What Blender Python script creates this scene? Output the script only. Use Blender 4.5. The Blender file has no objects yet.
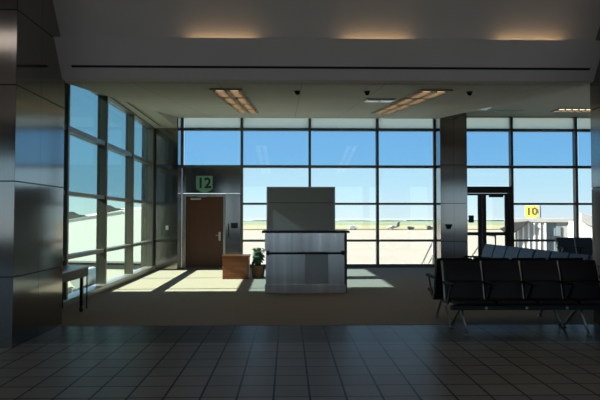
import bpy, bmesh, math, random
from mathutils import Vector, Matrix
random.seed(7)
sc = bpy.context.scene
COL = sc.collection
PI = math.pi

# ------------------------------------------------------------------ helpers
class MB:
    """collects shapes, then links them as one mesh object"""
    def __init__(self):
        self.bm = bmesh.new()
    def box(self, x0, x1, y0, y1, z0, z1, bevel=0.0):
        vs = [self.bm.verts.new((x, y, z)) for z in (z0, z1) for y in (y0, y1) for x in (x0, x1)]
        fs = [(0, 2, 3, 1), (4, 5, 7, 6), (0, 1, 5, 4), (2, 6, 7, 3), (0, 4, 6, 2), (1, 3, 7, 5)]
        faces = [self.bm.faces.new([vs[i] for i in f]) for f in fs]
        if bevel > 0:
            es = list({e for f in faces for e in f.edges})
            bmesh.ops.bevel(self.bm, geom=es, offset=bevel, segments=2, profile=0.5, affect='EDGES')
        return self
    def prism(self, pts, a0, a1, axis='x', bevel=0.0):
        """polygon pts in the plane across the axis, extruded from a0 to a1"""
        def P(a, p):
            if axis == 'x': return (a, p[0], p[1])
            if axis == 'y': return (p[0], a, p[1])
            return (p[0], p[1], a)
        A = [self.bm.verts.new(P(a0, p)) for p in pts]
        B = [self.bm.verts.new(P(a1, p)) for p in pts]
        n = len(pts)
        faces = [self.bm.faces.new(A), self.bm.faces.new(list(reversed(B)))]
        for i in range(n):
            faces.append(self.bm.faces.new([A[i], B[i], B[(i + 1) % n], A[(i + 1) % n]]))
        bmesh.ops.recalc_face_normals(self.bm, faces=faces)
        if bevel > 0:
            es = list({e for f in faces[:2] for e in f.edges})
            bmesh.ops.bevel(self.bm, geom=es, offset=bevel, segments=2, profile=0.5, affect='EDGES')
        return self
    def tube(self, pts, r, n=8):
        pts = [Vector(p) for p in pts]
        rings = []
        up = Vector((0, 0, 1))
        for i, p in enumerate(pts):
            d = (pts[min(i + 1, len(pts) - 1)] - pts[max(i - 1, 0)]).normalized()
            u = d.cross(up)
            if u.length < 1e-3: u = d.cross(Vector((1, 0, 0)))
            u.normalize(); v = d.cross(u).normalized()
            rr = r[i] if isinstance(r, (list, tuple)) else r
            rings.append([self.bm.verts.new(p + u * rr * math.cos(2 * PI * k / n) + v * rr * math.sin(2 * PI * k / n)) for k in range(n)])
        fs = []
        for a, b in zip(rings, rings[1:]):
            for k in range(n):
                f = self.bm.faces.new([a[k], a[(k + 1) % n], b[(k + 1) % n], b[k]]); f.smooth = True; fs.append(f)
        fs.append(self.bm.faces.new(list(reversed(rings[0])))); fs.append(self.bm.faces.new(rings[-1]))
        bmesh.ops.recalc_face_normals(self.bm, faces=fs)
        return self
    def lathe(self, prof, cx=0, cy=0, n=20):
        rings = []
        for r, z in prof:
            rings.append([self.bm.verts.new((cx + r * math.cos(2 * PI * k / n), cy + r * math.sin(2 * PI * k / n), z)) for k in range(n)])
        fs = []
        for a, b in zip(rings, rings[1:]):
            for k in range(n):
                f = self.bm.faces.new([a[k], a[(k + 1) % n], b[(k + 1) % n], b[k]]); f.smooth = True; fs.append(f)
        fs.append(self.bm.faces.new(list(reversed(rings[0])))); fs.append(self.bm.faces.new(rings[-1]))
        bmesh.ops.recalc_face_normals(self.bm, faces=fs)
        return self
    def quad(self, a, b, c, d):
        self.bm.faces.new([self.bm.verts.new(p) for p in (a, b, c, d)]); return self
    def move(self, M):
        bmesh.ops.transform(self.bm, matrix=M, verts=self.bm.verts); return self
    def build(self, name, m, parent=None, loc=None):
        me = bpy.data.meshes.new(name)
        self.bm.to_mesh(me); self.bm.free()
        if m: me.materials.append(m)
        o = bpy.data.objects.new(name, me); COL.objects.link(o)
        if parent is not None: o.parent = parent
        if loc: o.location = loc
        return o

def tag(o, label=None, cat=None, group=None, kind=None):
    if label: o['label'] = label
    if cat: o['category'] = cat
    if group: o['group'] = group
    if kind: o['kind'] = kind
    return o
def empty(name, loc=(0, 0, 0), rot=(0, 0, 0)):
    o = bpy.data.objects.new(name, None); COL.objects.link(o)
    o.location = loc; o.rotation_euler = rot; o.empty_display_size = 0.1
    return o
def thing(name, label, cat, loc=(0, 0, 0), rot=(0, 0, 0), group=None):
    return tag(empty(name, loc, rot), label, cat, group)
def struct(name, label, cat, loc=(0, 0, 0)):
    return tag(empty(name, loc), label, cat, None, 'structure')
def kids(o):
    return [c for c in bpy.data.objects if c.parent is o]
def copy_tree(o, parent=None):
    c = o.copy(); COL.objects.link(c)
    if parent is not None: c.parent = parent
    for ch in kids(o): copy_tree(ch, c)
    return c
def text_mesh(name, s, size, depth, m, parent, M, offset=0.0):
    cu = bpy.data.curves.new(name + '_curve', 'FONT')
    cu.body = s; cu.size = size; cu.extrude = depth; cu.offset = offset
    cu.align_x = 'CENTER'; cu.align_y = 'CENTER'
    t = bpy.data.objects.new(name + '_curve', cu); COL.objects.link(t)
    bpy.context.view_layer.update()
    dg = bpy.context.evaluated_depsgraph_get()
    me = bpy.data.meshes.new_from_object(t.evaluated_get(dg))
    bpy.data.objects.remove(t); bpy.data.curves.remove(cu)
    me.transform(M); me.materials.clear(); me.materials.append(m)
    o = bpy.data.objects.new(name, me); COL.objects.link(o)
    if parent is not None: o.parent = parent
    return o

# ------------------------------------------------------------------ materials
def nodes(name):
    m = bpy.data.materials.new(name); m.use_nodes = True
    nt = m.node_tree; nt.nodes.clear()
    out = nt.nodes.new('ShaderNodeOutputMaterial')
    return m, nt, out
def principled(name, col, rough=0.5, metal=0.0, spec=0.5, var=0.0, vscale=8.0, stretch=(1, 1, 1), bump=0.0, rvar=0.0):
    m, nt, out = nodes(name)
    p = nt.nodes.new('ShaderNodeBsdfPrincipled')
    p.inputs['Base Color'].default_value = (*col, 1); p.inputs['Roughness'].default_value = rough
    p.inputs['Metallic'].default_value = metal; p.inputs['Specular IOR Level'].default_value = spec
    nt.links.new(p.outputs[0], out.inputs[0])
    if var or bump or rvar:
        tc = nt.nodes.new('ShaderNodeTexCoord'); mp = nt.nodes.new('ShaderNodeMapping')
        mp.inputs['Scale'].default_value = stretch
        nz = nt.nodes.new('ShaderNodeTexNoise'); nz.inputs['Scale'].default_value = vscale; nz.inputs['Detail'].default_value = 5
        nt.links.new(tc.outputs['Object'], mp.inputs[0]); nt.links.new(mp.outputs[0], nz.inputs['Vector'])
        if var:
            mx = nt.nodes.new('ShaderNodeMix'); mx.data_type = 'RGBA'
            mx.inputs[6].default_value = (*[c * (1 - var) for c in col], 1)
            mx.inputs[7].default_value = (*[min(1, c * (1 + var)) for c in col], 1)
            nt.links.new(nz.outputs[0], mx.inputs[0]); nt.links.new(mx.outputs[2], p.inputs['Base Color'])
        if rvar:
            mr = nt.nodes.new('ShaderNodeMapRange'); mr.inputs[3].default_value = rough - rvar; mr.inputs[4].default_value = rough + rvar
            nt.links.new(nz.outputs[0], mr.inputs[0]); nt.links.new(mr.outputs[0], p.inputs['Roughness'])
        if bump:
            b = nt.nodes.new('ShaderNodeBump'); b.inputs['Strength'].default_value = bump; b.inputs['Distance'].default_value = 0.01
            nt.links.new(nz.outputs[0], b.inputs['Height']); nt.links.new(b.outputs[0], p.inputs['Normal'])
    return m
def glass(name, tint, refl=0.06):
    m, nt, out = nodes(name)
    t = nt.nodes.new('ShaderNodeBsdfTransparent'); t.inputs[0].default_value = (*tint, 1)
    g = nt.nodes.new('ShaderNodeBsdfGlossy'); g.inputs['Roughness'].default_value = 0.0; g.inputs[0].default_value = (0.95, 0.97, 1, 1)
    mx = nt.nodes.new('ShaderNodeMixShader'); mx.inputs[0].default_value = refl
    nt.links.new(t.outputs[0], mx.inputs[1]); nt.links.new(g.outputs[0], mx.inputs[2]); nt.links.new(mx.outputs[0], out.inputs[0])
    return m
def frosted(name, tint):
    m, nt, out = nodes(name)
    t = nt.nodes.new('ShaderNodeBsdfTransparent'); t.inputs[0].default_value = (*tint, 1)
    g = nt.nodes.new('ShaderNodeBsdfTranslucent'); g.inputs[0].default_value = (0.75, 0.8, 0.75, 1)
    mx = nt.nodes.new('ShaderNodeMixShader'); mx.inputs[0].default_value = 0.6
    nt.links.new(t.outputs[0], mx.inputs[1]); nt.links.new(g.outputs[0], mx.inputs[2]); nt.links.new(mx.outputs[0], out.inputs[0])
    return m
def emit(name, col, s):
    m, nt, out = nodes(name)
    e = nt.nodes.new('ShaderNodeEmission'); e.inputs[0].default_value = (*col, 1); e.inputs[1].default_value = s
    nt.links.new(e.outputs[0], out.inputs[0]); return m
def tiles(name, col, grout, w, h, ox, oy, rough, var=0.08, grout_w=0.006, spec=0.5):
    """square-laid grid in object XY"""
    m, nt, out = nodes(name)
    p = nt.nodes.new('ShaderNodeBsdfPrincipled'); p.inputs['Roughness'].default_value = rough; p.inputs['Specular IOR Level'].default_value = spec
    tc = nt.nodes.new('ShaderNodeTexCoord'); mp = nt.nodes.new('ShaderNodeMapping')
    mp.inputs['Location'].default_value = (-ox, -oy, 0)
    br = nt.nodes.new('ShaderNodeTexBrick')
    br.offset = 0.0; br.squash = 1.0; br.inputs['Scale'].default_value = 1.0
    br.inputs['Brick Width'].default_value = w; br.inputs['Row Height'].default_value = h
    br.inputs['Mortar Size'].default_value = grout_w; br.inputs['Mortar Smooth'].default_value = 0.1; br.inputs['Bias'].default_value = 0.0
    br.inputs['Color1'].default_value = (*[c * (1 - var) for c in col], 1); br.inputs['Color2'].default_value = (*[c * (1 + var) for c in col], 1)
    br.inputs['Mortar'].default_value = (*grout, 1)
    nt.links.new(tc.outputs['Object'], mp.inputs[0]); nt.links.new(mp.outputs[0], br.inputs[0])
    nt.links.new(br.outputs['Color'], p.inputs['Base Color'])
    b = nt.nodes.new('ShaderNodeBump'); b.invert = True; b.inputs['Strength'].default_value = 0.3; b.inputs['Distance'].default_value = 0.003
    nt.links.new(br.outputs['Fac'], b.inputs['Height']); nt.links.new(b.outputs[0], p.inputs['Normal'])
    nt.links.new(p.outputs[0], out.inputs[0]); return m
def wood(name, c1, c2, stretch, rough=0.4):
    m, nt, out = nodes(name)
    p = nt.nodes.new('ShaderNodeBsdfPrincipled'); p.inputs['Roughness'].default_value = rough
    tc = nt.nodes.new('ShaderNodeTexCoord'); mp = nt.nodes.new('ShaderNodeMapping'); mp.inputs['Scale'].default_value = stretch
    nz = nt.nodes.new('ShaderNodeTexNoise'); nz.inputs['Scale'].default_value = 3; nz.inputs['Detail'].default_value = 8; nz.inputs['Distortion'].default_value = 0.6
    rp = nt.nodes.new('ShaderNodeValToRGB'); rp.color_ramp.elements[0].position = 0.3; rp.color_ramp.elements[1].position = 0.7
    rp.color_ramp.elements[0].color = (*c1, 1); rp.color_ramp.elements[1].color = (*c2, 1)
    nt.links.new(tc.outputs['Object'], mp.inputs[0]); nt.links.new(mp.outputs[0], nz.inputs['Vector'])
    nt.links.new(nz.outputs[0], rp.inputs[0]); nt.links.new(rp.outputs[0], p.inputs['Base Color']); nt.links.new(p.outputs[0], out.inputs[0])
    return m

M = {}
M['steel'] = principled('brushed steel', (0.30, 0.28, 0.27), 0.11, 1.0, var=0.08, vscale=2.0, stretch=(20, 20, 0.5), rvar=0.03)
M['steel_dark'] = principled('dark joint', (0.02, 0.02, 0.02), 0.6)
M['counter_steel'] = principled('counter steel', (0.62, 0.585, 0.585), 0.22, 0.9, var=0.6, vscale=2.2, stretch=(2.6, 2.6, 0.12), rvar=0.06)
M['counter_dark'] = principled('dull counter steel', (0.30, 0.285, 0.29), 0.4, 0.8, var=0.1, vscale=2)
M['frame'] = principled('window frame metal', (0.13, 0.13, 0.12), 0.45, 0.3)
M['frame_side'] = principled('mullion metal', (0.22, 0.215, 0.19), 0.4, 0.5, var=0.1, vscale=3, stretch=(1, 1, 0.2))
M['sill'] = principled('sill metal', (0.35, 0.36, 0.34), 0.3, 0.6)
M['bronze'] = principled('dark bronze', (0.045, 0.037, 0.036), 0.45, 0.3)
M['glass'] = glass('clear glass', (0.93, 0.95, 0.95))
M['glass_blue'] = glass('blue tinted glass', (0.60, 0.76, 0.88))
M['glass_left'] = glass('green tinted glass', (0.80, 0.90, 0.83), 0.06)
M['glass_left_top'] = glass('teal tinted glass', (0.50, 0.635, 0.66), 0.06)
M['frost'] = frosted('frosted glass', (0.55, 0.6, 0.58))
M['floor'] = tiles('slate tile', (0.22, 0.203, 0.187), (0.012, 0.012, 0.012), 0.305, 0.325, -0.12, 5.16, 0.33, spec=0.05, grout_w=0.010)
M['border'] = tiles('border tile', (0.10, 0.09, 0.082), (0.012, 0.012, 0.012), 0.305, 0.325, -0.12, 5.16, 0.33, spec=0.05, grout_w=0.010)
M['carpet'] = principled('beige carpet', (0.345, 0.295, 0.25), 0.95, 0, 0.05, var=0.2, vscale=90, stretch=(1, 0.5, 1), bump=0.3)
M['ceiling'] = tiles('ceiling panel', (0.50, 0.48, 0.40), (0.32, 0.31, 0.25), 1.22, 1.22, 0.2, 9.0, 0.7, var=0.02, grout_w=0.008, spec=0.2)
M['soffit'] = principled('painted soffit', (0.48, 0.46, 0.38), 0.7, 0, 0.2, var=0.04, vscale=2)
M['plaster'] = principled('grey painted bulkhead', (0.63, 0.615, 0.63), 0.75, 0, 0.2, var=0.05, vscale=1.2)
M['wall'] = principled('concourse wall', (0.30, 0.29, 0.27), 0.8, 0, 0.2, var=0.05, vscale=1.5)
M['black'] = principled('matt black', (0.008, 0.008, 0.008), 0.5)
M['lens'] = principled('dark dome', (0.01, 0.01, 0.012), 0.12)
M['ext'] = principled('exterior wall', (0.5, 0.48, 0.44), 0.8, var=0.05)
M['door_wood'] = wood('reddish brown door veneer', (0.085, 0.030, 0.014), (0.115, 0.042, 0.02), (6, 6, 0.5), 0.45)
M['box_wood'] = wood('orange oak veneer', (0.15, 0.045, 0.011), (0.25, 0.08, 0.019), (0.7, 3, 5), 0.4)
M['table_wood'] = wood('brown apron', (0.05, 0.032, 0.02), (0.075, 0.05, 0.033), (0.7, 0.7, 6), 0.5)
M['silver'] = principled('satin silver', (0.6, 0.6, 0.58), 0.3, 1.0)
M['steel_frame'] = principled('door frame steel', (0.42, 0.42, 0.41), 0.35, 0.9, var=0.08, vscale=3)
M['panel_grey'] = principled('grey laminate', (0.215, 0.228, 0.25), 0.55, 0, 0.3, var=0.04, vscale=3)
M['panel_edge'] = principled('laminate edge', (0.05, 0.05, 0.05), 0.5)
M['vinyl'] = principled('charcoal vinyl', (0.010, 0.010, 0.012), 0.5, 0, 0.25, var=0.1, vscale=30, bump=0.05)
M['vinyl_blue'] = principled('blue grey vinyl', (0.05, 0.085, 0.15), 0.45, 0, 0.35, var=0.1, vscale=30, bump=0.05)
M['alu'] = principled('cast aluminium', (0.35, 0.35, 0.34), 0.35, 0.9)
M['alu_dark'] = principled('dark beam metal', (0.03, 0.03, 0.03), 0.4, 0.7)
M['rubber'] = principled('black rubber', (0.012, 0.012, 0.012), 0.7)
M['white'] = principled('white plastic', (0.75, 0.75, 0.72), 0.5)
M['sign_green'] = principled('green sign', (0.22, 0.50, 0.36), 0.4)
M['sign_ink'] = principled('sign digits', (0.012, 0.012, 0.012), 0.5)
M['sign_yellow'] = principled('yellow sign', (0.95, 0.72, 0.04), 0.5)
M['leaf'] = principled('leaf', (0.035, 0.11, 0.05), 0.45, var=0.5, vscale=9)
M['soil'] = principled('soil', (0.02, 0.013, 0.008), 0.9)
M['basket'] = principled('brown basket', (0.16, 0.085, 0.04), 0.8, var=0.4, vscale=40, stretch=(1, 1, 3))
M['tube'] = emit('warm lamp', (1.0, 0.79, 0.55), 1.9)
M['reflector'] = principled('louver reflector', (0.62, 0.5, 0.36), 0.3, 0.8)
M['louver'] = principled('matt louver', (0.42, 0.34, 0.25), 0.6)
M['apron'] = tiles('apron concrete', (0.29, 0.272, 0.225), (0.255, 0.237, 0.192), 7.5, 7.5, 0, 0, 0.9, var=0.03, grout_w=0.06, spec=0.1)
M['road'] = principled('service road', (0.085, 0.072, 0.042), 0.9, 0, 0.1)
M['dry'] = principled('dry grass', (0.27, 0.25, 0.14), 0.95, 0, 0.1, var=0.3, vscale=0.012)
M['grass'] = principled('green grass', (0.17, 0.21, 0.13), 0.95, 0, 0.1, var=0.25, vscale=0.008)
M['far'] = principled('hazed far ground', (0.235, 0.30, 0.31), 0.95, 0, 0.1, var=0.08, vscale=0.004)  # distance haze painted into the ground colour, close to the sky tone
M['tree'] = principled('far trees', (0.13, 0.17, 0.14), 0.95, var=0.3, vscale=0.05)  # tree colour with distance haze mixed in
M['jet_white'] = principled('white bridge paint', (0.58, 0.585, 0.57), 0.5, var=0.03, vscale=0.5)
M['jet_grey'] = principled('blue grey bridge paint', (0.13, 0.165, 0.18), 0.5, var=0.08, vscale=0.6)
M['jet_mid'] = principled('pale grey bridge paint', (0.27, 0.27, 0.255), 0.5, var=0.08, vscale=0.6)
M['jet_dark'] = principled('dark rubber canopy', (0.018, 0.018, 0.02), 0.7)
M['galv'] = principled('galvanised steel', (0.30, 0.30, 0.30), 0.4, 0.7)
M['paint_yellow'] = principled('yellow line paint', (0.60, 0.42, 0.05), 0.8)
M['stain'] = principled('dark joint sealant', (0.10, 0.10, 0.10), 0.9)

# ------------------------------------------------------------------ key sizes (metres; x right, y into the hall, z up)
GY = 17.3            # gate glazing plane
CY = 16.6            # front of the steel panels beside it
CX0, CX1 = -3.22, 4.40   # sides of the sloped gate ceiling
T1, T2, T3 = 0.815, 1.93, 3.06   # transom heights
T4 = 4.19
def slope_z(y): return 3.46 + 0.1125 * max(0, y - 8.34) * (16.6 - 8.05) / (16.6 - 8.34)

# ------------------------------------------------------------------ setting: floors
o = MB().box(-14, 16, -9, 6.92, -0.3, 0).build('floor', M['floor']); tag(o, 'dark grey square floor tiles of the concourse', 'floor', None, 'structure')
o = MB().box(-14, 16, 6.92, 8.03, -0.3, 0).build('floor_border', M['border']); tag(o, 'darker tile border beside the gate carpet', 'floor', None, 'structure')
o = MB().box(-4.05, 14, 8.03, 17.4, -0.3, 0.006).build('floor_carpet', M['carpet']); tag(o, 'beige carpet of the gate lounge with sun patches', 'carpet', None, 'structure')

# ceilings
o = MB().prism([(8.205, 3.46), (8.34, 3.46), (CY + 0.02, slope_z(CY + 0.02)), (CY + 0.02, 4.75), (8.205, 4.75)], CX0, CX1).build('ceiling', M['ceiling'])
tag(o, 'sloping panelled ceiling over the gate rising to the window', 'ceiling', None, 'structure')
o = MB().box(-4.1, CX0 - 0.01, 8.16, GY + 0.1, 4.12, 4.75).build('ceiling_soffit_left', M['soffit']); tag(o, 'low flat soffit above the left window bays', 'ceiling', None, 'structure')
o = MB().box(CX1 + 0.01, 14, 8.16, GY + 0.1, 4.60, 4.75).build('ceiling_soffit_right', M['soffit']); tag(o, 'flat soffit over the seating beyond the call box column', 'ceiling', None, 'structure')
o = MB().box(CX0, CX1, CY + 0.03, GY + 0.1, 4.62, 4.75).build('ceiling_window_head', M['soffit']); tag(o, 'narrow soffit above the gate window wall', 'ceiling', None, 'structure')
o = MB().box(-4.3, 14.3, 8.0, 17.75, 4.76, 5.3).build('roof', M['ext']); tag(o, 'flat roof above the gate lounge', 'roof', None, 'structure')
o = MB().box(-14, 16, -9, 7.2, 5.2, 5.4).build('ceiling_concourse', M['plaster']); tag(o, 'high ceiling of the concourse', 'ceiling', None, 'structure')

# bulkhead: sloping fascia, ledge with a trough, leaning cove wall above
o = MB().prism([(7.74, 3.96), (8.05, 3.46), (8.20, 3.46), (8.20, 3.70), (8.06, 3.74), (7.92, 3.80), (7.80, 3.96)], -14, 16).build('wall_bulkhead', M['plaster'])
tag(o, 'grey sloping bulkhead fascia above the gate opening', 'bulkhead', None, 'structure')
o = MB().prism([(8.06, 3.72), (8.015, 3.96), (7.97, 4.05), (7.72, 4.40), (7.45, 4.72), (7.0, 5.22), (7.15, 5.4), (8.25, 5.4), (8.25, 3.72)], -14, 16).build('wall_cove', M['plaster'])
tag(o, 'grey leaning cove wall lit from behind the ledge', 'wall', None, 'structure')
# recessed slot line in the fascia
def fascia_y(z): return 7.74 + (3.96 - z) / 0.5 * 0.31
zs = 3.615
o = MB().prism([(fascia_y(zs + .014) - .004, zs + .014), (fascia_y(zs - .014) - .004, zs - .014), (fascia_y(zs - .014) + .02, zs - .014), (fascia_y(zs + .014) + .02, zs + .014)], -3.02, 4.29).build('trim_1', M['black'])
tag(o, 'long thin black slot running along the bulkhead', 'slot', None, 'structure')

# clad columns: dark core with steel panels between open joints
def clad_box(name, label, x0, x1, y0, y1, z1, faces, joints, vjoint=None, cat='column'):
    r = struct(name, label, cat)
    MB().box(x0 + .012, x1 - .012, y0 + .012, y1 - .012, 0, z1).build('core', M['steel_dark'], r)
    zs_ = [0.0] + joints + [z1]
    for a, b, g in zip(zs_, zs_[1:], range(99)):
        lo = a + (0.0 if a == 0 else 0.007); hi = b - 0.007 if b < z1 else b
        for f in faces:
            if f in 'LR':
                xs = (x0, x0 + .012) if f == 'L' else (x1 - .012, x1)
                cuts = [y0 + .002] + ([vjoint[f]] if vjoint and f in vjoint else []) + [y1 - .002]
                for c0, c1 in zip(cuts, cuts[1:]):
                    MB().box(xs[0], xs[1], c0 + .002, c1 - .002, lo, hi).build('cladding_panel', M['steel'], r)
            else:
                ys = (y0, y0 + .012) if f == 'F' else (y1 - .012, y1)
                cuts = [x0] + ([vjoint[f]] if vjoint and f in vjoint else []) + [x1]
                for c0, c1 in zip(cuts, cuts[1:]):
                    MB().box(c0 + .002, c1 - .002, ys[0], ys[1], lo, hi).build('cladding_panel', M['steel'], r)
    return r
clad_box('column_left', 'large stainless steel clad column with bulkhead running into it, at left', -4.60, -3.185, 6.70, 8.15, 5.2, 'FRB', [T1, T2, T3, 3.95], {'R': 7.38})
clad_box('column_right', 'steel clad column at the edge of the photo, right of the seats', 4.39, 5.70, 6.70, 8.15, 5.2, 'FLB', [T1, T2, T3, 3.95], {'L': 7.38})
clad_box('column_middle', 'steel clad column with a dark call box between two window bays', 4.47, 5.26, CY, GY + .05, 4.61, 'FLR', [T1, T2, T3], {'F': 4.865})
clad_box('wall_back', 'steel clad wall panel with light switch left of the gate door', -4.25, CX0 + .02, CY, GY + .05, 4.61, 'FR', [T1, T2, T3])

# concourse shell behind the camera
for nm, lab, args in (('wall_left', 'end wall of the concourse, far left', (-14.2, -14, -9, 8.2, -.3, 5.4)),
                      ('wall_right', 'end wall of the concourse, far right', (16, 16.2, -9, 8.2, -.3, 5.4)),
                      ('wall_right_hall', 'end wall of the seating hall at the right', (14, 14.2, 8.2, 17.5, -.3, 4.76)),
                      ('wall_left_hall', 'concourse wall left of the big column', (-14, -4.61, 8.15, 8.3, -.3, 5.4)),
                      ('wall_right_front', 'wall over the seating hall opening', (14, 16.2, 8.15, 8.3, -.3, 5.4))):
    tag(MB().box(*args).build(nm, M['wall']), lab, 'wall', None, 'structure')
wb = MB()
wb.box(-14, 16, -9.2, -9, -.3, 0.7).box(-14, 16, -9.2, -9, 3.9, 5.4)
for i in range(7):
    xw = -14 + i * 30 / 6
    wb.box(xw - .25, xw + .25, -9.2, -9, .7, 3.9)
tag(wb.build('wall_front', M['wall']), 'concourse wall with windows behind the viewer', 'wall', None, 'structure')
o = MB().box(-14, 16, -9.12, -9.10, .7, 3.9).build('window_3', M['glass']); tag(o, 'window glass behind the viewer', 'window', None, 'structure')

# exterior mass of the terminal on the left
o = MB().box(-16, -4.75, 8.32, 11.30, -4.3, 5.6).build('wall_exterior', M['ext']); tag(o, 'outer wall of the terminal wing beside the left window', 'wall', None, 'structure')
o = MB().box(-4.1, 14.2, 8.2, 17.45, -4.3, -.31).build('wall_exterior_base', M['ext']); tag(o, 'lower storey of the terminal under the gate', 'wall', None, 'structure')

# ------------------------------------------------------------------ window 1: left glazing
W1 = struct('window_1', 'left window wall of green tinted panes between deep mullions', 'window')
XG = -3.98
_a = math.radians(.9); W1.rotation_euler = (0, 0, _a)
W1.location = Vector((XG, 13, 0)) - Matrix.Rotation(_a, 3, 'Z') @ Vector((XG, 13, 0))
my = [9.86, 12.05, 14.24, 16.40]
for i, y in enumerate(my):
    w = 0.035
    MB().box(XG - .04, XG + .16, y - w, y + w, 0.12, 4.13).build('mullion', M['frame_side'], W1)
MB().box(XG - .04, XG + .16, 8.17, 8.24, 0.12, 4.13).build('mullion', M['frame_side'], W1)
ys = [8.24] + my + [16.6]
for z in (T1, T2, T3):
    t = 0.035 if z != T3 else 0.045
    MB().box(XG - .04, XG + .13, 8.24, 16.5, z - t, z + t).build('transom', M['frame_side'], W1)
MB().box(XG - .04, XG + .16, 8.17, 16.55, 4.08, 4.14).build('head', M['frame_side'], W1)
MB().box(XG - .06, XG + .21, 8.17, 16.58, 0.0, 0.12, .01).build('sill', M['sill'], W1)
zz = [0.12, T1, T2, T3, 4.1]
for j in range(4):
    for a, b in zip(ys[:5], ys[1:5]):
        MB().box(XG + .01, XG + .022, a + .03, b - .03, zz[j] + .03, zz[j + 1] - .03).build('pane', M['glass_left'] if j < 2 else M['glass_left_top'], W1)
MB().box(XG - .01, XG + .14, 16.43, 16.58, .12, 4.1).build('jamb', M['frame_side'], W1)

# ------------------------------------------------------------------ window 2: gate glazing
W2 = struct('window_2', 'gate window wall with dark mullions looking out on the apron', 'window')
mx_ = [-1.40 + 2.06 * k for k in range(0, 8)]
mx_[5] = 8.83
XR = 14.0
hw = 0.038
for k, x in enumerate(mx_):
    if k == 3: continue                     # stands inside the call box column
    z0 = 0.1
    MB().box(x - hw, x + hw, GY - .09, GY + .09, z0, 4.62).build('mullion', M['frame'] , W2)
for x in (CX0 + .04, 4.45, 5.28, 13.96):
    MB().box(x - .02, x + .02, GY - .09, GY + .045, 0.1 if x > -2 and x != 5.28 else (3.1 if x < -2 else 2.45), 4.62).build('mullion', M['frame'], W2)
segs_all = [(CX0 + .03, 4.46), (5.27, XR)]
for z in (T3, T4):
    for a, b in segs_all:
        MB().box(a, b, GY - .08, GY + .08, z - .04, z + .04).build('transom', M['frame'], W2)
for z in (T1, T2):
    for a, b in ((-1.40, 4.46), (6.82, XR)):
        MB().box(a, b, GY - .08, GY + .08, z - .032, z + .032).build('transom', M['frame'], W2)
for a, b in segs_all:
    MB().box(a, b, GY - .08, GY + .08, 4.58, 4.64).build('head', M['frame'], W2)
for a, b in ((-1.40, 4.46), (6.82, XR)):
    MB().box(a, b, GY - .10, GY + .1, 0.006, 0.10).build('sill', M['frame'], W2)
rows = [(.1, T1), (T1, T2), (T2, T3), (T3, T4), (T4, 4.6)]
rowmat = ['glass', 'glass', 'glass', 'glass_blue', 'frost']
bays = [(CX0 + .05, -1.40), (-1.40, .66), (.66, 2.72), (2.72, 4.44), (5.3, 6.84), (6.84, 8.90), (8.90, 10.96), (10.96, 13.02), (13.02, XR)]
for bi, (a, b) in enumerate(bays):
    for ri, (z0, z1) in enumerate(rows):
        if bi == 0 and ri < 3: continue
        if bi == 4 and ri < 2: continue
        zlo = 2.46 if (bi == 4 and ri == 2) else z0
        MB().box(a + .03, b - .03, GY - .006, GY + .006, zlo + .03, z1 - .03).build('pane', M[rowmat[ri]], W2)

# steel surround of the gate door
SUR = struct('wall_gate', 'steel clad surround of the brown gate door', 'wall')
DX0, DX1, DZ = -3.08, -1.95, 2.16
MB().box(CX0 + .03, DX0 - .09, GY - .05, GY + .06, 0, T3 - .04).build('cladding_panel', M['steel'], SUR)
MB().box(DX1 + .07, -1.44, GY - .05, GY + .06, 0, DZ + .08).build('cladding_panel', M['steel'], SUR)
MB().box(DX0 - .09, -1.44, GY - .05, GY + .06, DZ + .09, T3 - .04).build('cladding_panel', M['steel'], SUR)

# ------------------------------------------------------------------ door 1: brown gate door
D1 = struct('door_1', 'closed reddish brown gate door in a steel frame under the green 12 sign', 'door')
fr = MB()
fr.box(DX0 - .085, DX0, GY - .09, GY + .05, 0.006, DZ + .07).box(DX1, DX1 + .065, GY - .09, GY + .05, 0.006, DZ + .07).box(DX0, DX1, GY - .09, GY + .05, DZ, DZ + .07)
fr.build('door_frame', M['steel_frame'], D1)
MB().box(DX0 + .004, DX1 - .004, GY - .06, GY - .015, 0.012, DZ - .004, .003).build('leaf', M['door_wood'], D1)
h = MB().box(-2.09, -2.03, GY - .068, GY - .06, .82, 1.08, .003); h.tube([(-2.06, GY - .066, .98), (-2.06, GY - .115, .98), (-2.17, GY - .115, .98)], .011)
h.build('handle', M['silver'], D1)
c = MB().box(-2.93, -2.62, GY - .125, GY - .061, 2.05, 2.11, .008); c.tube([(-2.66, GY - .09, 2.11), (-2.45, GY - .16, 2.13), (-2.75, GY - .1, 2.15)], .009)
c.build('closer', M['silver'], D1)
hg = MB()
for z in (.25, 1.1, 1.95): hg.tube([(DX0, GY - .095, z - .06), (DX0, GY - .095, z + .06)], .012)
hg.build('hinge', M['silver'], D1)

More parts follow.
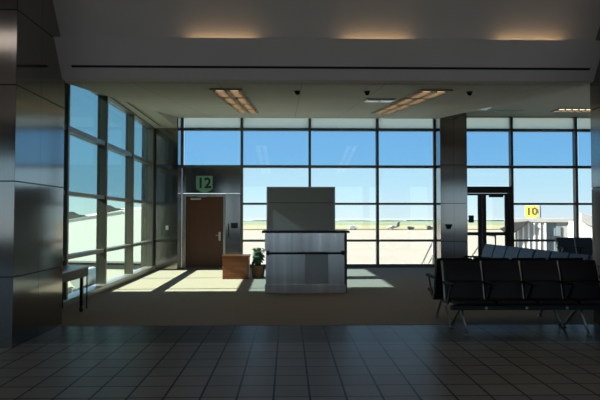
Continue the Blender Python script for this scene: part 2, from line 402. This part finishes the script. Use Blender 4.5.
# ------------------------------------------------------------------ door 2: glazed double doors right of the column
D2 = struct('door_2', 'dark framed glazed double doors right of the call box column', 'door')
EX0, EX1 = 5.08, 6.74
f = MB().box(5.26, EX1 + .10, GY - .1, GY + .08, 2.26, 2.46).box(EX1, EX1 + .12, GY - .1, GY + .08, .006, 2.26).box(5.03, EX0, GY - .03, GY + .08, .006, 2.26)
f.build('door_frame', M['bronze'], D2)
mid = (EX0 + EX1) / 2 + .01
for a, b in ((EX0, mid - .005), (mid + .005, EX1)):
    s = 0.12
    lf = MB().box(a, a + s, GY - .04, GY + .01, .02, 2.25).box(b - s, b, GY - .04, GY + .01, .02, 2.25)
    lf.box(a + s, b - s, GY - .04, GY + .01, .02, .25).box(a + s, b - s, GY - .04, GY + .01, 2.19, 2.25).box(a + s, b - s, GY - .04, GY + .01, .97, 1.07)
    L = lf.build('leaf', M['bronze'], D2)
    MB().box(a + s, b - s, GY - .02, GY - .01, .25, .97).build('pane', M['glass'], L)
    MB().box(a + s, b - s, GY - .02, GY - .01, 1.07, 2.19).build('pane', M['glass'], L)
    MB().box(a + .16, b - .16, GY - .10, GY - .05, .99, 1.05, .01).build('push_bar', M['bronze'], L)
MB().box(6.12, 6.55, GY - .12, GY - .045, 2.13, 2.20, .01).build('closer', M['bronze'], D2)
MB().box(5.50, 5.66, GY - .06, GY - .022, 1.36, 1.58, .01).build('notice_plate', M['black'], D2)

# ------------------------------------------------------------------ gate signs and small wall fittings
t = thing('gate_sign', 'green gate sign with black number 12 above the brown door', 'sign', (-2.525, GY - .055, 2.52))
pts = [(-.245, .25), (-.245, -.14)]
for i in range(0, 9):
    a = i / 8; pts.append((-.245 + .49 * a, -.14 - .11 * math.sin(PI * a)))
pts += [(.245, -.14), (.245, .25)]
seen = []
for p in pts:
    if not seen or (abs(p[0] - seen[-1][0]) + abs(p[1] - seen[-1][1])) > 1e-4: seen.append(p)
MB().prism(seen, -.035, 0, 'y').build('sign_board', M['sign_green'], t)
text_mesh('digits', '12', .43, .006, M['sign_ink'], t, Matrix.Translation((0, -.04, .02)) @ Matrix.Rotation(PI / 2, 4, 'X'), .012)
t = thing('light_switch', 'small white light switch plate on the steel panel left of the door', 'switch', (-3.50, CY, 1.22))
MB().box(-.04, .04, -.012, 0, -.065, .065, .004).build('switch_plate', M['white'], t)
MB().box(-.015, .015, -.02, -.012, -.035, .035, .003).build('rocker', M['white'], t)
t = thing('access_keypad', 'dark keypad box on the steel panel right of the brown door', 'keypad', (-1.62, GY - .05, 1.27))
MB().box(-.10, .10, -.06, 0, -.08, .08, .01).build('housing', M['alu_dark'], t)
MB().box(-.06, .06, -.068, -.06, -.05, .05, .004).build('keys', M['black'], t)
t = thing('bar_handle', 'slim vertical dark bar beside the keypad on the door surround', 'handle', (-1.79, GY - .05, 1.13))
MB().tube([(0, -.03, -.2), (0, -.03, .2)], .012).build('bar', M['alu_dark'], t)
for z in (-.17, .17): MB().tube([(0, 0, z), (0, -.03, z)], .009).build('bracket', M['alu_dark'], t)
t = thing('mounted_phone', 'black call box with handset on the column between windows', 'call box', (4.70, CY, 1.23))
MB().prism([(-.07, .09), (.07, .09), (.075, .02), (.05, -.05), (-.05, -.05), (-.075, .02)], -.05, 0, 'y', .006).build('housing', M['black'], t)
hb = MB().tube([(-.085, -.07, .06), (-.06, -.085, .075), (.06, -.085, .075), (.085, -.07, .06)], [.022, .014, .014, .022])
hb.build('handset', M['rubber'], t)

# ------------------------------------------------------------------ check-in podium
PX0, PX1, PY0, PY1 = -.46, 1.18, 11.40, 12.15
P = thing('gate_podium', 'stainless steel gate counter with black top and black rail', 'counter', ((PX0 + PX1) / 2, PY0, 0))
ox, oy = -(PX0 + PX1) / 2, -PY0
def pb(x0, x1, y0, y1, z0, z1, bev=0): return MB().box(x0 + ox, x1 + ox, y0 + oy, y1 + oy, z0, z1, bev)
pb(PX0 + .02, PX1 - .02, PY0 + .015, PY1, .006, 1.20).build('body', M['counter_steel'], P)
pb(PX0 - .06, PX1 + .05, PY0 - .05, PY1 + .05, 1.20, 1.245, .008).build('counter_top', M['black'], P)
pb(PX0 + .0, PX1 - .06, PY0, PY0 + .015, 1.03, 1.195).build('front_panel', M['counter_steel'], P)
pb(PX0 + .0, PX1 - .06, PY0, PY0 + .015, .835, 1.022).build('front_panel', M['counter_steel'], P)
pb(PX0 + .02, .34, PY0 + .002, PY0 + .015, .19, .828).build('front_panel', M['counter_steel'], P)
pb(.345, .80, PY0 + .005, PY0 + .016, .19, .828).build('front_panel', M['counter_dark'], P)['label'] = 'darker middle front panel'
pb(.805, PX1 - .09, PY0 + .002, PY0 + .015, .19, .828).build('front_panel', M['counter_steel'], P)
pb(PX0 + .0, PX1 - .02, PY0 - .006, PY0 + .014, .006, .18).build('kick_plate', M['counter_steel'], P)
pb(PX1 - .05, PX1, PY0 - .004, PY1, .006, 1.195).build('end_panel', M['panel_edge'], P)
rl = MB(); 
rl.tube([(PX0 + .06 + ox, -.075, .80), (PX1 - .08 + ox, -.075, .80)], .020, 10)
R_ = rl.build('rail', M['black'], P)
for k, x in enumerate((PX0 + .10, PX0 + .52, PX1 - .60, PX1 - .14)):
    MB().box(x - .025 + ox, x + .025 + ox, -.075, 0.0, .785, .815).build('bracket', M['alu'], R_)
for x in (PX0 + .06, PX1 - .09):
    MB().box(x - .02 + ox, x + .03 + ox, -.11, -.045, .765, .85, .006).build('end_knob', M['black'], R_)

# display cabinet behind it
Q = thing('display_cabinet', 'tall grey laminate cabinet standing behind the steel gate counter', 'cabinet', (.315, 13.9, 0))
MB().box(-.835, .835, .02, .65, .006, 2.26, .004).build('body', M['panel_grey'], Q)
MB().box(-.80, .80, 0, .02, .05, 1.865).build('front_panel', M['panel_grey'], Q)
MB().box(-.80, .80, .012, .02, 1.862, 1.883).build('joint', M['panel_edge'], Q)
MB().box(-.80, .80, 0, .02, 1.88, 2.235).build('front_panel', M['panel_grey'], Q)
MB().box(-.838, -.805, -.006, .03, .006, 2.262).build('edge_trim', M['alu'], Q)
MB().box(.805, .838, -.006, .03, .006, 2.262).build('edge_trim', M['alu'], Q)
MB().box(-.805, .805, -.006, .03, 2.238, 2.262).build('edge_trim', M['alu'], Q)

# wooden bin cabinet and potted plant
B = thing('wooden_cabinet', 'low orange brown wooden cabinet between the gate door and counter', 'cabinet', (-1.27, 14.0, 0))
MB().box(-.33, .31, .01, .52, .006, .55, .004).build('body', M['box_wood'], B)
MB().box(-.35, .33, -.01, .54, .55, .58, .006).build('top', M['box_wood'], B)
MB().box(-.315, .295, 0, .01, .09, .54, .003).build('front_panel', M['box_wood'], B)
MB().box(-.325, .305, .003, .01, .01, .08).build('plinth', M['box_wood'], B)

T = thing('potted_plant', 'bushy green plant in a brown pot left of the gate counter', 'plant', (-.74, 14.25, 0.006))
MB().lathe([(.11, 0), (.14, .02), (.155, .16), (.165, .30), (.17, .32), (.155, .32), (.15, .29)], n=18).build('pot', M['basket'], T)
MB().lathe([(.15, .27), (.145, .292)], n=18).build('soil', M['soil'], T)
st = MB(); fo = MB()
for i in range(60):
    a = random.uniform(0, 2 * PI); rr = random.uniform(.04, .14); hh = random.uniform(.36, .80)
    p0 = Vector((.05 * math.cos(a), .05 * math.sin(a), .28)); p2 = Vector((rr * math.cos(a), rr * math.sin(a), hh)); p1 = (p0 + p2) / 2 + Vector((0, 0, .08))
    st.tube([p0, p1, p2], [.007, .005, .003], 5)
    for k in range(9):
        tt = random.uniform(.35, 1.0)
        c = p0.lerp(p1, tt * 2) if tt < .5 else p1.lerp(p2, tt * 2 - 1)
        d = Vector((random.uniform(-1, 1), random.uniform(-1, 1), random.uniform(-.5, .6))).normalized()
        s = d.cross(Vector((0, 0, 1))).normalized() * random.uniform(.022, .038)
        ln = random.uniform(.06, .10)
        n_ = d.cross(s).normalized() * .012
        a0, a1, a2 = c, c + d * ln * .5, c + d * ln
        vs = [fo.bm.verts.new(v) for v in (a0, a1 + s, a2 - Vector((0, 0, .02)), a1 - s, a1 - n_)]
        fo.bm.faces.new([vs[0], vs[1], vs[4]]); fo.bm.faces.new([vs[1], vs[2], vs[4]]); fo.bm.faces.new([vs[2], vs[3], vs[4]]); fo.bm.faces.new([vs[3], vs[0], vs[4]])
st.build('stem', M['leaf'], T); fo.build('foliage', M['leaf'], T)

# rolling table by the left column
RT = thing('rolling_table', 'steel topped rolling table on casters beside the left column', 'table', (-3.48, 8.9, .006))
MB().box(-.23, .23, -.62, .55, .69, .715, .004).build('table_top', M['steel_frame'], RT)
MB().box(-.215, .215, -.60, .53, .55, .69).build('apron', M['table_wood'], RT)
for x in (-.19, .19):
    for y in (-.56, .30):
        L = MB().box(x - .022, x + .022, y - .022, y + .022, .10, .55).build('leg', M['alu_dark'], RT)
        cst = MB().tube([(x - .015, y, .05), (x + .015, y, .05)], .05, 14)
        cst.build('caster', M['rubber'], L)
        MB().box(x - .025, x + .025, y - .012, y + .03, .05, .11).build('caster_fork', M['alu'], L)
for x in (-.19, .20):
    MB().box(x - .008, x + .008, .505, .521, .02, .55).build('stay', M['alu_dark'], RT)
MB().box(-.19, .19, -.57, -.55, .2, .23).build('crossbar', M['alu_dark'], RT)

# ------------------------------------------------------------------ beam seating
def seat_profile():
    # cross-section (y, z) of one moulded seat pad and of its back
    seat = [(-.47, .395), (-.485, .42), (-.47, .445), (-.30, .445), (-.10, .425), (-.05, .43), (-.05, .39), (-.12, .385), (-.30, .40)]
    back = [(-.075, .43), (-.035, .60), (.02, .78), (.072, .912), (.092, .927), (.112, .912), (.065, .77), (.01, .59), (-.03, .42)]
    return seat, back
def beam_seat(name, label, n, pitch, mat, loc, rz, leg_at, group):
    r = thing(name, label, 'seating', loc, (0, 0, rz), group)
    sp, bp = seat_profile()
    hw_ = pitch / 2 - .018
    for i in range(n):
        cx = (i + .5) * pitch
        s = MB().prism(sp, cx - hw_, cx + hw_, 'x', .008).build('seat', mat, r)
        b = MB().prism(bp, cx - hw_, cx + hw_, 'x', .008).build('backrest', mat, r)
        MB().tube([(cx - hw_ + .03, -.045, .66), (cx + hw_ - .03, -.045, .66)], .006, 6).build('seam_piping', mat, b)
    for i in range(n + 1):
        x = i * pitch
        fr_ = [(-.16, .36), (-.06, .375), (-.035, .42), (.0, .58), (.055, .77), (.102, .917), (.117, .912), (.07, .765), (.018, .575), (-.012, .405), (-.045, .345), (-.16, .335)]
        MB().prism(fr_, x - .011, x + .011, 'x').build('side_frame', M['alu'], r)
        MB().prism([(-.40, .625), (-.41, .65), (-.40, .665), (.0, .655), (.02, .64), (0, .625)], x - .026, x + .026, 'x', .006).build('armrest', M['rubber'], r)
        MB().prism([(-.36, .63), (-.31, .63), (-.12, .38), (-.16, .36), (-.20, .38)], x - .008, x + .008, 'x').build('arm_bracket', M['alu_dark'], r)
    MB().box(.03, n * pitch - .03, -.25, -.17, .30, .36, .006).build('beam', M['alu_dark'], r)
    MB().box(0, n * pitch, -.03, -.005, .37, .395).build('rear_rail', M['alu_dark'], r)
    for i in range(n):
        MB().tube([((i + .9) * pitch, -.275, .33), ((i + .9) * pitch, -.26, .33)], .018, 8).build('bolt_cap', M['alu'], r)
    for x in leg_at:
        for y1 in (-.42, .16):
            L = MB().tube([(x, -.21, .32), (x + .0, -.21 + (y1 + .21) * .25, .27), (x + .02 * (1 if y1 < 0 else -1), y1, .025)], [.024, .020, .015], 8).build('leg', M['alu'], r)
            MB().lathe([(.032, .0), (.032, .012), (.018, .028)], x + .02 * (1 if y1 < 0 else -1), y1, 12).build('foot', M['alu'], L)
    return r
beam_seat('beam_seat', 'front row of four black airport seats on the tile edge, facing the viewer', 4, .53, M['vinyl'], (2.10, 7.66, .0), 0, [.16, 1.72], None)
beam_seat('beam_seat', 'black four seat row back to back with the front row, facing the windows', 4, .53, M['vinyl'], (4.22, 8.16, .006), PI, [.40, 1.96], None)
ra = -PI / 2 + math.atan(.07)
sx, sy = 4.27, 12.52
beam_seat('beam_seat', 'blue grey four seat row end on to the windows, farther half by the double doors', 4, .553, M['vinyl_blue'], (sx, sy, .006), ra, [.3, 1.9], None)
d = 4 * .553 + .02
beam_seat('beam_seat', 'blue grey four seat row end on to the windows, nearer half behind the front seats', 4, .553, M['vinyl_blue'], (sx + math.cos(ra) * d, sy + math.sin(ra) * d, .006), ra, [.3, 1.9], None)
beam_seat('beam_seat', 'blue grey row of seats against the far right window under the jet bridge view', 4, .53, M['vinyl_blue'], (7.82, 16.42, .006), 0, [.3, 1.8], None)

# ------------------------------------------------------------------ ceiling fittings
SL = math.atan((slope_z(14) - slope_z(10)) / 4)
def troffer(name, label, group, loc, rot):
    r = thing(name, label, 'ceiling light', loc, rot, group)
    f = MB()
    f.box(-.25, .25, -.61, -.575, -.030, 0).box(-.25, .25, .575, .61, -.030, 0).box(-.25, -.222, -.575, .575, -.022, 0).box(.222, .25, -.575, .575, -.022, 0)
    f.build('frame', M['soffit'], r)
    MB().box(-.222, .222, -.575, .575, -.006, -.001).build('reflector', M['reflector'], r)
    for x in (-.115, .115):
        MB().box(x - .06, x + .06, -.54, .54, -.012, -.007).build('diffuser', M['tube'], r)
    lv = MB()
    lv.box(-.012, .012, -.575, .575, -.040, -.006)
    for k in range(1, 6): lv.box(-.222, .222, -.575 + k * 1.15 / 6 - .006, -.575 + k * 1.15 / 6 + .006, -.040, -.006)
    lv.build('louver', M['louver'], r)
    return r
place = ['nearest the bulkhead', 'second from the bulkhead', 'third from the bulkhead', 'nearest the gate windows']
for x, side in ((-.97, 'row over the gate door side'), (2.33, 'row beside the ceiling air vent')):
    for k in range(4):
        y = 9.42 + 1.35 * k
        troffer('ceiling_light', 'warm ceiling light, ' + place[k] + ' in the ' + side, 'warm troffers in the sloping ceiling', (x, y, slope_z(y) - .002), (SL, 0, 0))
troffer('ceiling_light', 'warm ceiling light in the flat soffit above the right seating', None, (8.25, 16.1, 4.598), (0, 0, PI / 2))

V = thing('ceiling_vent_or_reflection_plate', 'square steel air vent in the sloping ceiling beside the right light row', 'vent', (1.72, 10.6, slope_z(10.6) - .002), (SL, 0, 0))
MB().box(-.27, .27, -.22, .22, -.02, 0).build('frame', M['alu'], V)
for k in range(2):
    MB().box(-.24 + .25 * k, -.02 + .25 * k, -.19, .19, -.035, -.02, .004).build('blade', M['silver'], V)
V = thing('ceiling_vent_or_reflection_plate', 'steel plate added for a bright reflection in the flat soffit right of the call box column', 'vent', (5.42, 15.8, 4.598))  # added metal plate standing in for a bright reflection on the soffit
MB().box(-.25, .25, -.25, .25, -.02, 0).build('frame', M['alu'], V)  # rim of the added reflection plate
for k in range(2):
    MB().box(-.22 + .23 * k, -.01 + .23 * k, -.22, .22, -.035, -.02, .004).build('blade', M['silver'], V)  # slats of the added reflection plate
V = thing('slot_diffuser', 'long slot air diffuser in the soffit above the double doors', 'diffuser', (6.4, 16.25, 4.598))
MB().box(-.42, .42, -.06, .06, -.015, 0).build('frame', M['silver'], V)
MB().box(-.40, .40, -.012, .012, -.02, -.015).build('slot', M['black'], V)
V = thing('slot_diffuser', 'long dark slot air diffuser in the soffit above the left windows', 'diffuser', (-3.62, 14.1, 4.118))
MB().box(-.05, .05, -2.1, 2.1, -.012, 0).build('frame', M['soffit'], V)
MB().box(-.022, .022, -2.08, 2.08, -.016, -.012).build('slot', M['black'], V)
for x, lab in ((.15, 'black camera dome in the ceiling above the cabinet, between the light rows'),
               (1.28, 'black camera dome in the ceiling just left of the right light row'),
               (2.95, 'black camera dome in the ceiling right of both light rows')):
    y = 9.15
    c = thing('camera_dome', lab, 'camera', (x, y, slope_z(y) - .002), (SL, 0, 0), 'camera domes in the gate ceiling')
    c.scale = (.62, .62, .7)
    MB().lathe([(.085, 0), (.085, -.02), (.07, -.028)], n=18).build('mount', M['alu_dark'], c)
    MB().lathe([(.066, -.028), (.062, -.055), (.045, -.08), (.018, -.094), (.004, -.096)], n=18).build('dome', M['lens'], c)

# ------------------------------------------------------------------ outdoors
AZ = -4.0
def ground(name, label, cat, y0, y1, z, m, x0=-2500, x1=2500):
    o = MB().box(x0, x1, y0, y1, z - .5, z).build(name, m); return tag(o, label, cat, None, 'structure')
ground('ground', 'sunlit concrete apron outside the windows', 'ground', -60, 262, AZ, M['apron'], -700, 700)
ground('road', 'dark service road along the far edge of the apron', 'road', 262, 285, AZ, M['road'])
ground('field_dry', 'strip of dry yellow grass beyond the apron', 'field', 285, 430, AZ, M['dry'])
ground('field_green', 'green grass field beyond the dry strip', 'field', 430, 1000, AZ, M['grass'])
ground('ground_hazed', 'far ground at the horizon coloured pale for distance haze', 'field', 1000, 6000, AZ, M['far'], -6000, 6000)
tl = MB()
x = -1500.0
while x < 1500:
    w = random.uniform(20, 60); hgt = random.uniform(.8, 2.6)
    tl.prism([(x, AZ), (x + w * 1.2, AZ), (x + w * 1.05, AZ + hgt * .7), (x + w * .6, AZ + hgt), (x + w * .15, AZ + hgt * .75)], 985, 1000, 'y')
    x += w * random.uniform(.8, 1.4)
o = tl.build('treeline', M['tree']); tag(o, 'distant line of trees on the horizon', 'trees', None, 'stuff')
o = MB().prism([(-.2, -.02), (5, -3.2), (5.2, -3.0), (0, .25)], 0, .012, 'z').build('apron_line', M['paint_yellow'], None, (8.0, 61.5, AZ)); tag(o, 'short yellow painted line on the apron', 'marking')
o = MB().prism([(0, 0), (.4, 0), (9.5, -11), (9.1, -11)], 0, .012, 'z').build('sealant_line', M['stain'], None, (12.6, 58, AZ)); tag(o, 'dark joint line crossing the apron', 'marking')

# white jet bridge seen through the left windows
J = thing('jet_bridge', 'white jet bridge seen through the left windows', 'jet bridge', (-9.6, 38, AZ - .25), (0, 0, -math.radians(11)))
# (local: x along picture, z up from the apron)
MB().prism([(-14, 2.72), (1.2, 2.72), (1.2, 6.55), (-1.5, 6.42), (-4.2, 5.95), (-14, 4.6)], 0, 2.8, 'y', .15).build('tunnel', M['jet_white'], J)
MB().prism([(-14, 4.35), (-1.5, 6.15), (-1.5, 6.22), (-14, 4.42)], -.05, 0, 'y').build('roof_trim', M['jet_mid'], J)
MB().box(-14, 1.2, .1, 2.7, 2.32, 2.72).build('underframe', M['jet_dark'], J)
for x, zz_ in ((-5.0, 5.86), (-2.3, 6.30)):
    MB().prism([(x - .5, zz_ - .25), (x - .35, zz_ + .32), (x + .1, zz_ + .12), (x + 1.0, zz_ + .05), (x + .1, zz_ - .12)], .0, .5, 'y').build('roof_lamp', M['jet_dark'], J)
MB().box(-5.2, -4.5, .6, 2.2, 0, 2.35).build('support', M['galv'], J)
MB().tube([(-5.6, .3, .5), (-5.6, .8, .5)], .5, 16).build('wheel', M['rubber'], J)
MB().tube([(-4.1, .3, .5), (-4.1, .8, .5)], .5, 16).build('wheel', M['rubber'], J)

G = thing('ground_power_cart', 'grey ground cart with round white tank outside behind the rolling table', 'cart', (-9.6, 28.0, AZ))
MB().box(-.9, .75, 0, 2, .6, 2.1, .05).build('body', M['jet_grey'], G)
MB().tube([(-.55, -.05, 2.55), (-.55, 2.0, 2.55)], .42, 18).build('tank', M['jet_white'], G)
for x in (-.6, .5):
    MB().tube([(x, -.05, .35), (x, .25, .35)], .35, 14).build('wheel', M['rubber'], G)

# gate 10 jet bridge
K = thing('jet_bridge', 'grey jet bridge under the yellow 10 sign, seen through right windows', 'jet bridge', (21.9, 54, AZ - .27), (0, 0, -math.radians(22)))
cab = MB()
pts = [(-.2, 2.3), (2.5, 2.3), (2.5, 5.45), (.6, 5.55), (-.2, 5.35)]
cab.prism(pts, 0, 3, 'y', .08); CB = cab.build('cab', M['jet_mid'], K)
rib = MB()
for i in range(6):
    xx = -.05 + i * .48
    rib.box(xx, xx + .16, -.10, 0, 2.3, 5.3)
rib.build('bellows', M['jet_white'], CB)
MB().prism([(-1.6, 4.75), (-.2, 5.35), (1.0, 5.5), (.5, 4.9), (-.4, 4.3), (-.8, 3.6), (-1.1, 3.5), (-1.1, 4.3)], -.6, 2.8, 'y', .04).build('awning', M['jet_dark'], K)
MB().prism([(-1.1, 2.3), (-.5, 2.3), (-.35, 4.2), (-.8, 3.9)], -.3, 2.5, 'y').build('canopy_side', M['jet_mid'], K)
MB().box(2.5, 3.35, .2, 2.8, 2.35, 5.36, .06).build('tunnel', M['jet_grey'], K)
MB().box(3.35, 4.35, .1, 2.9, 2.25, 5.36, .06).build('tunnel', M['jet_mid'], K)['label'] = 'paler outer tunnel section'
MB().box(3.35, 3.75, -.02, .1, 2.6, 5.0).build('service_panel', M['jet_grey'], K)
MB().box(4.35, 4.85, .0, 3.0, 2.2, 5.35, .06).build('rotunda', M['jet_white'], K)
MB().box(-1.2, 4.95, -.15, 3.1, 5.35, 5.75, .05).build('roof_beam', M['jet_mid'], K)
MB().prism([(2.9, 4.1), (3.6, 4.1), (3.5, 3.75), (3.3, 3.6), (3.05, 3.75)], -.1, .2, 'y').build('floodlight', M['jet_dark'], K)
MB().box(.9, 1.9, .5, 2.4, 0, 2.3).build('support', M['galv'], K)
for x in (.5, 2.2):
    MB().tube([(x, .3, .5), (x, .8, .5)], .5, 14).build('wheel', M['rubber'], K)
S = thing('gate_sign', 'yellow cube sign with dark number 10 on top of the grey jet bridge', 'sign', (23.3, 53.7, AZ + 5.56), (0, 0, -math.radians(30)))
S.scale = (1.1, 1.1, 1.0)
MB().box(-.62, .58, -.35, .5, .0, 1.10, .03).build('sign_box', M['jet_mid'], S)
MB().box(-.60, .42, -.37, -.35, .03, 1.07).build('sign_face', M['sign_yellow'], S)
text_mesh('digits', '10', .95, .01, M['road'], S, Matrix.Translation((-.09, -.385, .55)) @ Matrix.Rotation(PI / 2, 4, 'X'), .045)

# second bridge further right
N = thing('jet_bridge', 'white jet bridge with dark hood at the far right window', 'jet bridge', (22.75, 44, AZ), (0, 0, -math.radians(22)))
N.scale = (.94, .94, .98)
MB().prism([(-.6, 2.2), (1.1, 2.2), (1.35, 3.6), (1.0, 4.8), (.2, 5.3), (-.6, 5.35)], 0, 3, 'y', .06).build('cab', M['jet_white'], N)
MB().box(1.35, 1.6, .3, 2.6, 2.4, 4.6).build('door_panel', M['jet_mid'], N)
MB().prism([(1.8, 2.2), (4.2, 2.2), (4.2, 4.2), (3.5, 5.0), (2.4, 5.3), (1.8, 4.9)], .0, 3, 'y', .06).build('tunnel', M['jet_white'], N)
MB().prism([(.1, 5.35), (.9, 4.9), (1.5, 4.0), (1.8, 4.0), (1.75, 5.5), (.1, 6.0)], -.2, 3, 'y').build('hood', M['jet_mid'], N)
MB().box(2.3, 4.3, -.1, 3, 5.4, 6.0, .05).build('roof_box', M['jet_grey'], N)
MB().box(1.75, 2.25, -.1, .2, 5.2, 6.05).build('roof_post', M['jet_white'], N)
MB().tube([(1.62, -.1, 2.2), (1.62, -.1, 4.6)], .09, 8).build('pipe', M['jet_dark'], N)
MB().box(.2, 1.2, .5, 2.4, 0, 2.3).build('support', M['galv'], N)

# metal stairs down from the double doors
ST = thing('metal_stairs', 'galvanised metal stairs with handrails outside by the call box column', 'stairs', (5.65, 17.5, 0))
MB().box(-.75, .95, 0, .95, -.08, -.02).build('landing', M['galv'], ST)
steps = MB()
for i in range(18):
    steps.box(-.7, .75, .95 + i * .36, .95 + i * .36 + .30, -.03 - (i + 1) * .21, -.0 - (i + 1) * .21)
steps.build('tread', M['galv'], ST)
for x in (-.84, .79):
    MB().prism([(.9, -.35), (.9, -.05), (7.4, -3.85), (7.4, -4.0), (6.9, -4.0)], x - .02, x + .02, 'x').build('stringer', M['galv'], ST)
    hr = MB().tube([(x, .1, .95), (x, .95, .95), (x, 7.4, -2.6)], .032, 8); hr.tube([(x, .1, .5), (x, .95, .5), (x, 7.4, -3.05)], .024, 8)
    for i in range(6):
        y = .1 + i * 1.3
        zt = .95 if y < .95 else .95 - (y - .95) * .55
        hr.tube([(x, y, zt - 1.05), (x, y, zt)], .024, 8)
    hr.build('handrail', M['galv'], ST)
MB().box(-.7, .9, .4, .6, -4, -.08).build('support', M['galv'], ST)

# small vehicles at the edge of the apron
def van(name, label, loc, m, L=5.0, H=2.3):
    r = thing(name, label, 'vehicle', loc)
    MB().prism([(-L / 2, .45), (L / 2, .45), (L / 2, 1.25), (L / 2 - .9, 1.4), (L / 2 - 1.5, H), (-L / 2, H)], -1, 1, 'y', .06).build('body', m, r)
    MB().box(L / 2 - 2.1, L / 2 - 1.6, -1.02, 1.02, 1.35, H - .25).build('side_window', M['lens'], r)
    for x in (-L / 2 + 1, L / 2 - 1):
        for y in (-.95, .75):
            MB().tube([(x, y, .42), (x, y + .2, .42)], .42, 12).build('wheel', M['rubber'], r)
    return r
van('white_van', 'small white van parked at the far apron edge right of the counter', (30.2, 264, AZ), M['jet_white'], 3.6, 1.9)
van('dark_truck', 'dark low truck at the far apron edge near the call box column', (57.8, 268, AZ), M['stain'], 3.2, 1.5)
van('dark_tug', 'dark tug at the far apron edge touching the call box column in view', (66.8, 268, AZ), M['stain'], 3.0, 1.9)
A = thing('small_plane', 'small white aircraft with grey tail parked beyond the apron right of the counter', 'aircraft', (50.0, 272, AZ))
A.scale = (.72, .72, .78)
MB().tube([(-3.8, 0, 1.3), (-3.2, 0, 1.35), (-1.0, 0, 1.4), (1.2, 0, 1.6), (4.5, 0, 1.9)], [.15, .6, .8, .7, .2], 12).build('fuselage', M['jet_white'], A)
MB().prism([(2.6, 1.9), (3.6, 4.6), (4.9, 4.6), (4.7, 1.9)], -.1, .1, 'y').build('tail_fin', M['jet_grey'], A)
MB().box(-1.2, .5, -6, 6, 2.1, 2.3, .03).build('wing', M['jet_mid'], A)
MB().box(3.2, 5.4, -2, 2, 4.5, 4.65, .02).build('tailplane', M['jet_mid'], A)
for x, y in ((-2.6, 0), (.2, -1), (.2, 1)):
    MB().tube([(x, y, 1.2), (x, y, .3)], .08, 6).tube([(x, y - .1, .3), (x, y + .1, .3)], .3, 10).build('wheel', M['rubber'], A)

# ------------------------------------------------------------------ light
def area(name, loc, rot, sx_, sy_, power, col):
    l = bpy.data.lights.new(name, 'AREA'); l.shape = 'RECTANGLE'; l.size = sx_; l.size_y = sy_; l.energy = power; l.color = col
    o = bpy.data.objects.new(name, l); COL.objects.link(o); o.location = loc; o.rotation_euler = rot; return o
for i, x in enumerate((-.92, 1.24, 3.43)):
    area('cove_lamp', (x, 7.945, 3.925), (PI, 0, 0), .92, .03, .62, (1.0, .62, .28))
for x in (-6, 0.6, 7.2):
    for y in (-5, 1.5):
        area('concourse_fill', (x, y, 5.19), (0, 0, 0), 3.0, 1.2, 19, (1.0, .90, .80))  # unseen fill lights added to brighten the hall with neutral light
sun = bpy.data.lights.new('sun', 'SUN'); sun.energy = 25.0; sun.angle = math.radians(.53); sun.color = (1.0, .935, .84)
so = bpy.data.objects.new('sun', sun); COL.objects.link(so)
so.rotation_euler = Vector((1, .05, -.645)).to_track_quat('-Z', 'Y').to_euler()

w = bpy.data.worlds.new('sky'); sc.world = w; w.use_nodes = True
nt = w.node_tree; nt.nodes.clear()
out = nt.nodes.new('ShaderNodeOutputWorld'); bg = nt.nodes.new('ShaderNodeBackground'); bg.inputs[1].default_value = 1.08
tc = nt.nodes.new('ShaderNodeTexCoord'); sp = nt.nodes.new('ShaderNodeSeparateXYZ'); rp = nt.nodes.new('ShaderNodeValToRGB')
nt.links.new(tc.outputs['Generated'], sp.inputs[0]); nt.links.new(sp.outputs['Z'], rp.inputs[0])
cr = rp.color_ramp
cr.elements[0].position = 0.0; cr.elements[0].color = (.82, .99, 1.07, 1)
cr.elements[1].position = 1.0; cr.elements[1].color = (.10, .26, .62, 1)
for p, c in ((.05, (.62, .93, 1.1)), (.10, (.53, .87, 1.1)), (.2, (.42, .74, 1.05)), (.45, (.22, .46, .85))):
    e = cr.elements.new(p); e.color = (*c, 1)
nt.links.new(rp.outputs[0], bg.inputs[0]); nt.links.new(bg.outputs[0], out.inputs[0])

# ------------------------------------------------------------------ camera
cam = bpy.data.cameras.new('camera'); co = bpy.data.objects.new('camera', cam); COL.objects.link(co)
cam.sensor_width = 36; cam.lens = 570 * 36 / 600; cam.clip_end = 9000
co.location = (0, 0, 1.5)
co.rotation_euler = (PI / 2 + math.atan(18 / 570), 0, -math.atan(12 / 570))
sc.camera = co
sc.view_settings.view_transform = 'Standard'; sc.view_settings.look = 'None'; sc.view_settings.gamma = 1; sc.view_settings.use_curve_mapping = False
sc.view_settings.exposure = 0.0
sc.cycles.use_denoising = True
sc.cycles.max_bounces = 10; sc.cycles.diffuse_bounces = 5; sc.cycles.transparent_max_bounces = 16
sc.cycles.caustics_reflective = False; sc.cycles.caustics_refractive = False
